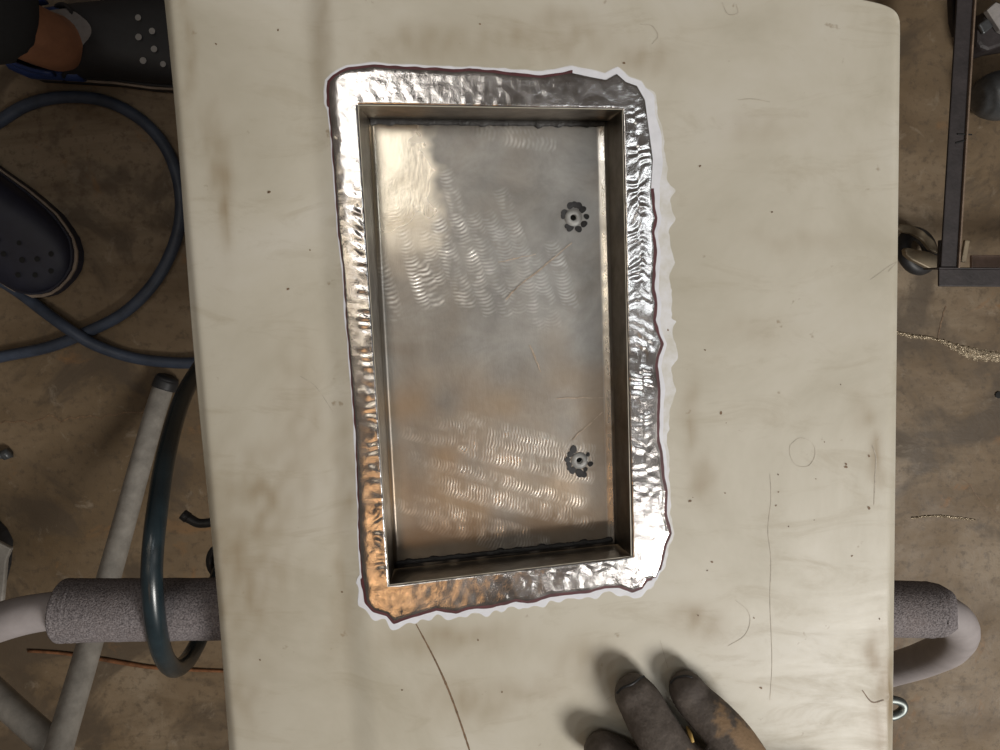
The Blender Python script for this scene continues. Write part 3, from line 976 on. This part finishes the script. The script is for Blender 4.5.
def make_clog(parent, name, heel, toe, mat, blue, vents, badge, vent_mat, wscale=1.0):
    d = (toe - heel); L = d.length; d.normalize()
    qs = [0, .015, .03, .06, .10, .17, .25, .33, .4, .45, .5, .56, .62, .7, .78, .85, .9, .94, .97, .99, 1.0]
    prof = []                        # sole outline ring
    for q in qs: prof.append((q, width_at(q) * wscale))
    # toe cap: closed vault from q=.42 to the tip, rim wall round the heel
    v, f = [], []
    K = 15
    qc = [q for q in qs if q >= .4] 
    qc = sorted(set(qc + [.42, .44, .47]))
    for q in qc:
        w = width_at(q) * wscale
        hh = float(np.interp(q, [.4, .44, .55, .75, .9, .97, 1.0], [.082, .084, .080, .066, .050, .038, .026]))
        for k in range(K):
            a = math.pi * k / (K - 1)
            cx = math.cos(a); sx = math.sin(a)
            e = 0.62
            ww = w * math.copysign(abs(cx) ** e, cx)
            zz_ = .022 + (hh - .022) * abs(sx) ** e
            qq = q - (0.035 * sx if q < .43 else 0.0)
            qq = q - .17 * (1 - sx) * max(0, (.5 - q) / .1)
            v.append(local(heel, d, qq * L, ww, zz_))
    n = len(qc)
    for i in range(n - 1):
        for k in range(K - 1):
            a = i * K + k
            f.append((a, a + 1, a + K + 1, a + K))
    f.append(tuple((n - 1) * K + k for k in range(K)))
    up = mesh_obj(name, v, f, mat, parent)
    m = up.modifiers.new('thickness', 'SOLIDIFY'); m.thickness = 0.005; m.offset = -1
    m = up.modifiers.new('smooth', 'SUBSURF'); m.levels = 1; m.render_levels = 1
    # sole with a pale line round it
    def slab(nm, z0, z1, grow, mt):
        vv, fc = [], []
        loop = [(q, w * 1.0 + grow) for q, w in prof] + [(q, -w - grow) for q, w in reversed(prof)]
        for z in (z0, z1):
            for q, w in loop:
                qq = q + (grow / L) * (1 if q > .9 else (-1 if q < .05 else 0))
                vv.append(local(heel, d, qq * L, w, z))
        m_ = len(loop)
        for i in range(m_):
            j = (i + 1) % m_
            fc.append((i, j, m_ + j, m_ + i))
        fc.append(tuple(reversed(range(m_)))); fc.append(tuple(range(m_, 2 * m_)))
        return mesh_obj(nm, vv, fc, mt, up, smooth=False)
    slab('sole', 0.001, 0.017, 0.004, mat)
    slab('sole_line', 0.0172, 0.0205, 0.0045, M['tan_sole'])
    slab('footbed', 0.0206, 0.026, 0.0015, mat)
    # heel rim wall
    rim = []
    for q, w in [(q, w) for q, w in reversed(prof) if q <= .33]: rim.append(local(heel, d, q * L, w, .034))
    for q, w in [(q, w) for q, w in prof if q <= .33]: rim.append(local(heel, d, q * L, -w, .034))
    tube('heel_rim', rim, [.0075] * len(rim), blue if blue else mat, up, 10, flat=1.9)
    # strap round the back of the heel
    st = []
    for a in np.linspace(-1.25, 1.25, 25):
        st.append(local(heel, d, L * (.36 - .36 * math.cos(a) * 1.0) + .0, .046 * wscale * math.sin(a) / math.sin(1.25) * (1.0), .060))
    tube('heel_strap', st, [.0035] * len(st), blue if blue else mat, up, 8, flat=2.6)
    # opening edge
    ed = []
    for k in range(K):
        a = math.pi * k / (K - 1)
        w = width_at(.4) * wscale
        ww = w * math.copysign(abs(math.cos(a)) ** .62, math.cos(a)); hz = .022 + .060 * abs(math.sin(a)) ** .62
        ed.append(local(heel, d, (.4 - .17 * (1 - math.sin(a))) * L, ww, hz))
    tube('opening_edge', ed, [.0030] * K, mat, up, 8)
    for (x, y, rr) in vents:
        # drop the spot onto the vault
        for z in np.arange(.095, .02, -.001):
            p = at(x, y, z)
            rel = p - heel
            s_ = rel.dot(d) / L; w_ = rel.dot(Vector((-d.y, d.x, 0)))
            hw = width_at(min(1, max(0, s_))) * wscale
            hh = float(np.interp(s_, [.4, .44, .55, .75, .9, .97, 1.0], [.082, .084, .080, .066, .050, .038, .026]))
            c_ = min(1, abs(w_) / hw) ** (1 / .62)
            top = .022 + (hh - .022) * max(0, 1 - c_ ** 2) ** (.5 * .62)
            if z <= top + .0015: break
        px_disc('vent_hole', x, y, rr, z + .0012, vent_mat, up, 10, .0004)
    if badge:
        px_disc('badge', badge[0], badge[1], 4.2, badge[2], M['pink'], up, 12, .001, .15)
    return up

person = thing('person', 'person in black trousers and dark foam clogs standing at the left of the panel', 'person', (at(0, 130, 0).x, at(0, 130, 0).y, 0))
h1 = at(20, 54, 0.0); t1 = at(236, 46, 0.0)
h1.z = t1.z = 0
make_clog(person, 'clog', h1, t1, M['clog'], M['blue'],
          [(138, 17.5, 2.9), (152, 31, 3.0), (138.5, 37, 3.1), (154, 49, 3.1), (143, 60.5, 3.2), (163, 64, 2.8)], (116, 12.5, .072), M['vent'], 1.06)['label'] = 'black clog with blue heel strap and pale vent holes'
h2 = at(-98, 120, 0.0); t2 = at(70, 282, 0.0)
h2.z = t2.z = 0
make_clog(person, 'clog', h2, t2, M['navy_clog'], None,
          [(3.5, 254, 2.7), (22, 260, 3.0), (37, 259, 2.7), (51, 254, 2.7), (18, 275, 2.7), (35, 275, 2.7), (51, 271, 2.7), (19, 243, 2.4), (-2, 240, 2.3)], None, M['black'], 1.12)['label'] = 'navy clog with round black vent holes'

def remesh_obj(name, geos, mat, parent, voxel, smooth=6):
    v, f = merge(geos)
    o = mesh_obj(name, v, f, mat, parent)
    m = o.modifiers.new('join', 'REMESH'); m.mode = 'VOXEL'; m.voxel_size = voxel; m.use_smooth_shade = True
    m = o.modifiers.new('soften', 'SMOOTH'); m.iterations = smooth; m.factor = 0.5
    return o

def chain(ctrl, n=6, segs=16, **kw):
    s = spline(ctrl, n)
    return tube_geo([Vector(c[:3]) for c in s], [c[3] for c in s], segs, round_caps=True, **kw)

d1 = (t1 - h1).normalized(); d2 = (t2 - h2).normalized()
def lp(h, d, s, w, z): return local(h, d, s, w, z)
ank1 = at(52, 42, .090); ank2 = lp(h2, d2, .075, 0, .085)
pel = Vector(((ank1.x + ank2.x) / 2 - .14, (ank1.y + ank2.y) / 2, .93))
kn1 = Vector((ank1.x - .085, ank1.y, .50)); kn2 = Vector((ank2.x - .02, ank2.y - .02, .50))
hip1 = pel + Vector((.0, .10, -.06)); hip2 = pel + Vector((0, -.10, -.06))
def C(p, r): return (p.x, p.y, p.z, r)
geos = []
for (h, d, ank, kn, hip) in ((h1, d1, ank1, kn1, hip1), (h2, d2, ank2, kn2, hip2)):
    shin = ank.lerp(kn, .35)
    geos.append(chain([C(hip, .060), C(hip.lerp(kn, .5), .060), C(kn, .052), C(kn.lerp(ank, .3), .052), C(shin, .040), C(ank, .037), C(lp(h, d, .08, 0, .055), .033)]))
    geos.append(chain([C(lp(h, d, .035, 0, .052), .026), C(lp(h, d, .08, 0, .060), .034), C(lp(h, d, .13, 0, .052), .030), C(lp(h, d, .19, 0, .042), .018)]))
geos.append(chain([C(pel + Vector((0, 0, -.05)), .09), C(pel + Vector((0, 0, .03)), .09)]))
body = remesh_obj('body', geos, M['skin'], person, 0.006, 8)
geos = []
for (ank, kn, hip) in ((ank1, kn1, hip1), (ank2, kn2, hip2)):
    hem = ank.lerp(kn, .25) + Vector((.022, 0.0, 0))
    s = spline([C(hip + Vector((0, 0, .03)), .115), C(hip.lerp(kn, .5), .096), C(kn, .078), C(kn.lerp(hem, .55), .068), C(hem, .066)], 6)
    geos.append(tube_geo([Vector(c[:3]) for c in s], [c[3] * (1 + .04 * noise.noise(Vector((i * .8, 0, 2)))) for i, c in enumerate(s)], 18))
geos.append(chain([C(pel + Vector((0, .07, -.07)), .125), C(pel + Vector((0, 0, -.03)), .13), C(pel + Vector((0, -.07, -.07)), .125)]))
geos.append(chain([C(pel + Vector((0, .05, .0)), .12), C(pel + Vector((0, -.05, .0)), .12)]))
geos.append(chain([C(pel + Vector((0, .04, .05)), .125), C(pel + Vector((0, -.04, .05)), .125)]))
remesh_obj('trousers', geos, M['trouser'], person, 0.009, 4)
# low pale sock over the instep
sk = chain([C(lp(h1, d1, .055, 0, .046), .034), C(lp(h1, d1, .09, 0, .050), .038), C(lp(h1, d1, .125, 0, .052), .038), C(lp(h1, d1, .16, 0, .044), .030)], 6, 18)
remesh_obj('sock', [sk], M['sock'], person, 0.004, 4)

# ------------------------------------------------------------------ gloved hand
wr = at(850, 900, ZP + .05)
hand = thing('person', 'gloved hand in a grey-brown leather work glove resting fingertips on the panel', 'person', (wr.x, wr.y, ZP))
def P4(x, y, z, r):
    p = at(x, y, ZP + z)
    return (p.x, p.y, p.z, r)
g = []
index = [(687, 690, .0115, .0112), (694, 700, .0125, .0118), (713, 719, .018, .0130), (732, 741, .024, .0138), (750, 770, .030, .0145), (768, 810, .034, .016)]
middle = [(635, 695, .0125, .0126), (641, 704, .014, .0136), (656, 731, .022, .0142), (678, 760, .029, .0142), (712, 790, .034, .015), (742, 832, .036, .016)]
ringf = [(603, 752, .0125, .0120), (612, 758, .014, .0128), (640, 778, .022, .0134), (672, 804, .029, .0138), (712, 848, .034, .015)]
pinky = [(606, 812, .012, .0105), (634, 828, .018, .0115), (664, 848, .024, .0122), (700, 874, .030, .0135)]
thumb = [(842, 800, .014, .0120), (846, 812, .018, .0130), (846, 826, .024, .0145), (828, 850, .030, .017), (808, 880, .034, .018)]
for fg in (index, middle, ringf, pinky, thumb):
    g.append(chain([P4(*q) for q in fg], 6, 18))
for a, b in (((768, 812, .034, .018), (838, 905, .044, .024)), ((742, 834, .036, .018), (820, 912, .046, .025)), ((714, 850, .034, .017), (800, 922, .046, .024)), ((702, 876, .030, .015), (795, 935, .044, .022)), ((800, 850, .032, .016), (840, 900, .042, .022))):
    g.append(chain([P4(*a), P4(*[(p + q) / 2 for p, q in zip(a, b)]), P4(*b)], 4, 16))
g.append(chain([P4(830, 915, .046, .031), P4(880, 975, .055, .034), P4(930, 1040, .066, .040)], 6, 18, flat=.85))
glove = remesh_obj('glove', g, M['glove'], hand, 0.0016, 8)
# bake the modifiers so the bare-leather patches can be written on the surface
dg = bpy.context.evaluated_depsgraph_get()
ev = glove.evaluated_get(dg)
me = bpy.data.meshes.new_from_object(ev)
glove.modifiers.clear()
glove.data = me
if not me.materials: me.materials.append(M['glove'])
me.polygons.foreach_set('use_smooth', [True] * len(me.polygons))
bare = []
bp = [(at(722, 722, ZP + .03), .006), (at(752, 742, ZP + .03), .013), (at(772, 765, ZP + .03), .016), (at(738, 728, ZP + .025), .007), (at(688, 748, ZP + .025), .006)]
for v in me.vertices:
    q = 0
    for c_, r_ in bp:
        d_ = (v.co.xy - c_.xy).length / r_
        q = max(q, 1 - sm(.6, 1.15, d_ + .5 * noise.noise(v.co * 160) + .55 * noise.noise(v.co * 420)))
    bare.append(q * .85)
ab = me.attributes.new('bare', 'FLOAT', 'POINT')
ab.data.foreach_set('value', bare)

from mathutils.bvhtree import BVHTree
bvh = BVHTree.FromPolygons([v.co.copy() for v in me.vertices], [tuple(p.vertices) for p in me.polygons])
def on_glove(x, y):
    d = (at(x, y, 0) - CAM).normalized()
    hit = bvh.ray_cast(CAM, d)
    return hit[0]
def seam(name, ctrl, r_, mat):
    pts_ = [on_glove(*p) for p in [tuple(q) for q in spline(ctrl, 8)]]
    pts_ = [p + (CAM - p).normalized() * r_ * .2 for p in pts_ if p is not None]
    if len(pts_) > 2: tube(name, pts_, r_, mat, hand, 6)
seam('fingertip_seam', [(617, 693), (622, 688), (632, 684), (640, 678), (645, 676)], .0008, M['rubber'])
seam('fingertip_seam', [(671, 683), (676, 678), (684, 676), (692, 677)], .0008, M['rubber'])
st = [at(x, y, ZP + z) for x, y, z in ((687, 727, .022), (690, 734, .027), (693, 742, .031))]
tube('stitch', st, [.0008, .0013, .0009], M['stitch'], hand, 6)
tube('sleeve', [at(905, 1010, ZP + .062), at(960, 1080, ZP + .075), at(1050, 1200, ZP + .10), at(1150, 1330, ZP + .13), at(1330, 1560, ZP + .18)], [.046, .048, .051, .054, .058], M['sleeve'], hand, 18)

# ------------------------------------------------------------------ rolling steel frame on the right
fb = at(960, 200, 0)
frame = thing('rolling_cart', 'dark angle-iron rolling frame standing on the floor right of the panel', 'cart', (fb.x, fb.y, 0))
ZA = 0.13
def bar(name, a, b, wpx, z, zb, mat, par):
    a, b = np.array(a, float), np.array(b, float)
    d = (b - a) / np.linalg.norm(b - a); n_ = np.array((-d[1], d[0])) * wpx / 2
    return extrude_px(name, [tuple(a + n_), tuple(b + n_), tuple(b - n_), tuple(a - n_)], z, zb, mat, par, .0015)
bar('rail', (970.5, -60), (950.5, 268), 19, ZA, ZA - .004, M['dark_steel'], frame)
bar('rail_lip', (979.6, -60), (959.6, 268), 2.2, ZA + .004, ZA - .034, M['steel_edge'], frame)
bar('rail', (939, 277.5), (1120, 278.5), 18, ZA, ZA - .004, M['dark_steel'], frame)
bar('rail_lip', (939, 268), (1120, 269), 1.6, ZA + .003, ZA - .034, M['dark_steel'], frame)
bar('rail_joint', (957.5, 134), (972.5, 134.5), 1.6, ZA + .0015, ZA, M['black'], frame)
bar('rail_joint', (956, 143), (967, 140), 1.6, ZA + .0015, ZA, M['black'], frame)
bar('corner_tab', (941.5, 240), (940.5, 268), 3.0, ZA - .004, ZA - .010, M['dark_steel'], frame)
bar('gusset', (964, 262), (968, 240), 5, ZA - .012, ZA - .018, M['tan_metal'], frame)
bar('lower_plate', (972, 262), (1110, 262), 14, ZA - .034, ZA - .040, plain('pinkish_plate', (.30, .21, .17), .6), frame)
# corner posts reaching the floor outside the picture, and a caster at the visible corner
for (x, y) in ((1112, 278), (982, -55)):
    p = at(x, y, ZA)
    v, f = box_geo((p.x, p.y, ZA / 2), (.012, 0, 0), (0, .012, 0), (0, 0, ZA / 2))
    mesh_obj('post', v, f, M['dark_steel'], frame, smooth=False)
# caster: tyre on a tilted axle with a tongue-shaped fork
cc = at(917, 251, .035)
ax = Vector((.35, .25, 1)).normalized()
e1 = ax.orthogonal().normalized(); e2 = ax.cross(e1)
tp = [cc + (e1 * math.cos(a) + e2 * math.sin(a)) * .027 for a in np.linspace(0, 2 * math.pi, 33)]
caster = tube('caster_wheel', tp, .0105, M['rubber'], frame, 12, cap=False)
caster['label'] = 'black rubber caster tyre with tan fork'
extrude_px('caster_fork', [(905, 249), (908, 247.5), (918, 249.5), (930, 252), (939, 256), (940, 266), (932, 270), (922, 265), (912, 260), (906, 255)], .066, .055, M['tan_metal'], caster, .002)
extrude_px('caster_guard', [(896, 228), (902, 224), (912, 225), (924, 231), (934, 240), (940, 250), (938, 254), (930, 250), (922, 240), (912, 234), (902, 232)], .060, .052, M['tan_metal'], caster, .002)

# dark round-nosed steel cup and a clamp block lying inside the frame
p0 = at(985, 98, .045); p1 = at(1012, 96, .06)
cup = thing('steel_cup', 'dark round-nosed steel cup lying inside the rolling frame', 'steel part', (p0.x, p0.y, 0))
ctr = [(976, 101, .036, .010), (978, 100.5, .036, .020), (983, 99, .036, .0285), (991, 97, .037, .0335), (1003, 95, .038, .036), (1030, 92, .038, .036)]
px_tube('cup_body', ctr, M['grey_steel'], cup, 6, 24)
px_tube('rust_band', [(990, 115, .004, .0035), (1000, 118, .004, .0035), (1030, 118, .004, .0035)], M['rust'], cup, 4, 8)
p0 = at(990, 30, 0)
blk = thing('clamp_block', 'dark steel clamp block with a pale tag lying near the top of the rolling frame', 'clamp', (p0.x, p0.y, 0))
extrude_px('block_body', [(977, 30), (982, 20), (990, 8), (1010, 0), (1040, 10), (1040, 40), (1003, 46), (988, 51), (981, 48), (977, 42)], .05, .0, M['dark_steel'], blk, .006)
extrude_px('pale_tag', [(987, 10), (996, 2), (1012, 8), (1010, 36), (1000, 30)], .060, .051, M['pale_tag'], blk, .001)
extrude_px('jaw', [(979, 24), (988, 18), (994, 26), (984, 34)], .056, .050, M['grey_steel'], blk, .002)
w_ = px_disc('washer', 999, 395, 3.6, .002, M['black'], None, 12, .001)
tag(w_, 'small black washer on the bare floor at the far right edge', 'washer')
# dark bracket end beside the frame's top
o = extrude_px('bracket', [(951, -20), (958, -20), (960, 30), (957, 36), (953, 20)], .10, .088, M['dark_steel'], frame, .002)

# ------------------------------------------------------------------ odds and ends at the left
wire = px_tube('rusty_rod', [(28, 651, .0026, .0024), (60, 653, .0026, .0026), (95, 658, .0026, .0032), (130, 664, .0026, .0034), (160, 668, .0026, .0030), (220, 671, .0026, .0024), (260, 670, .0026, .0024)], M['rust'], None, 8, 8)
tag(wire, 'thin rusty rod lying on the floor under the padded crossbar', 'rod')
bolt = thing('bolt', 'small dark bolt on the floor by the left edge above the crossbar', 'bolt', at(2, 457, 0))
px_tube('shank', [(-14, 455, .007, .006), (4, 455, .007, .006)], M['grey_steel'], bolt, 4, 10)
px_tube('head', [(4, 455, .009, .009), (9.5, 453, .009, .009)], M['grey_steel'], bolt, 3, 6)
ft = thing('equipment_foot', 'worn grey steel equipment foot with black rubber edge at the far left', 'equipment', at(-10, 570, 0))
extrude_px('foot_plate', [(-70, 520), (-6, 540), (11, 549), (6, 560), (2, 605), (-70, 610)], .075, .067, M['leg'], ft, .002)
extrude_px('rubber_edge', [(-70, 508), (-32, 530), (-20, 543), (-14, 555), (-16, 580), (-24, 612), (-70, 620)], .066, .0, M['rubber'], ft, .004)
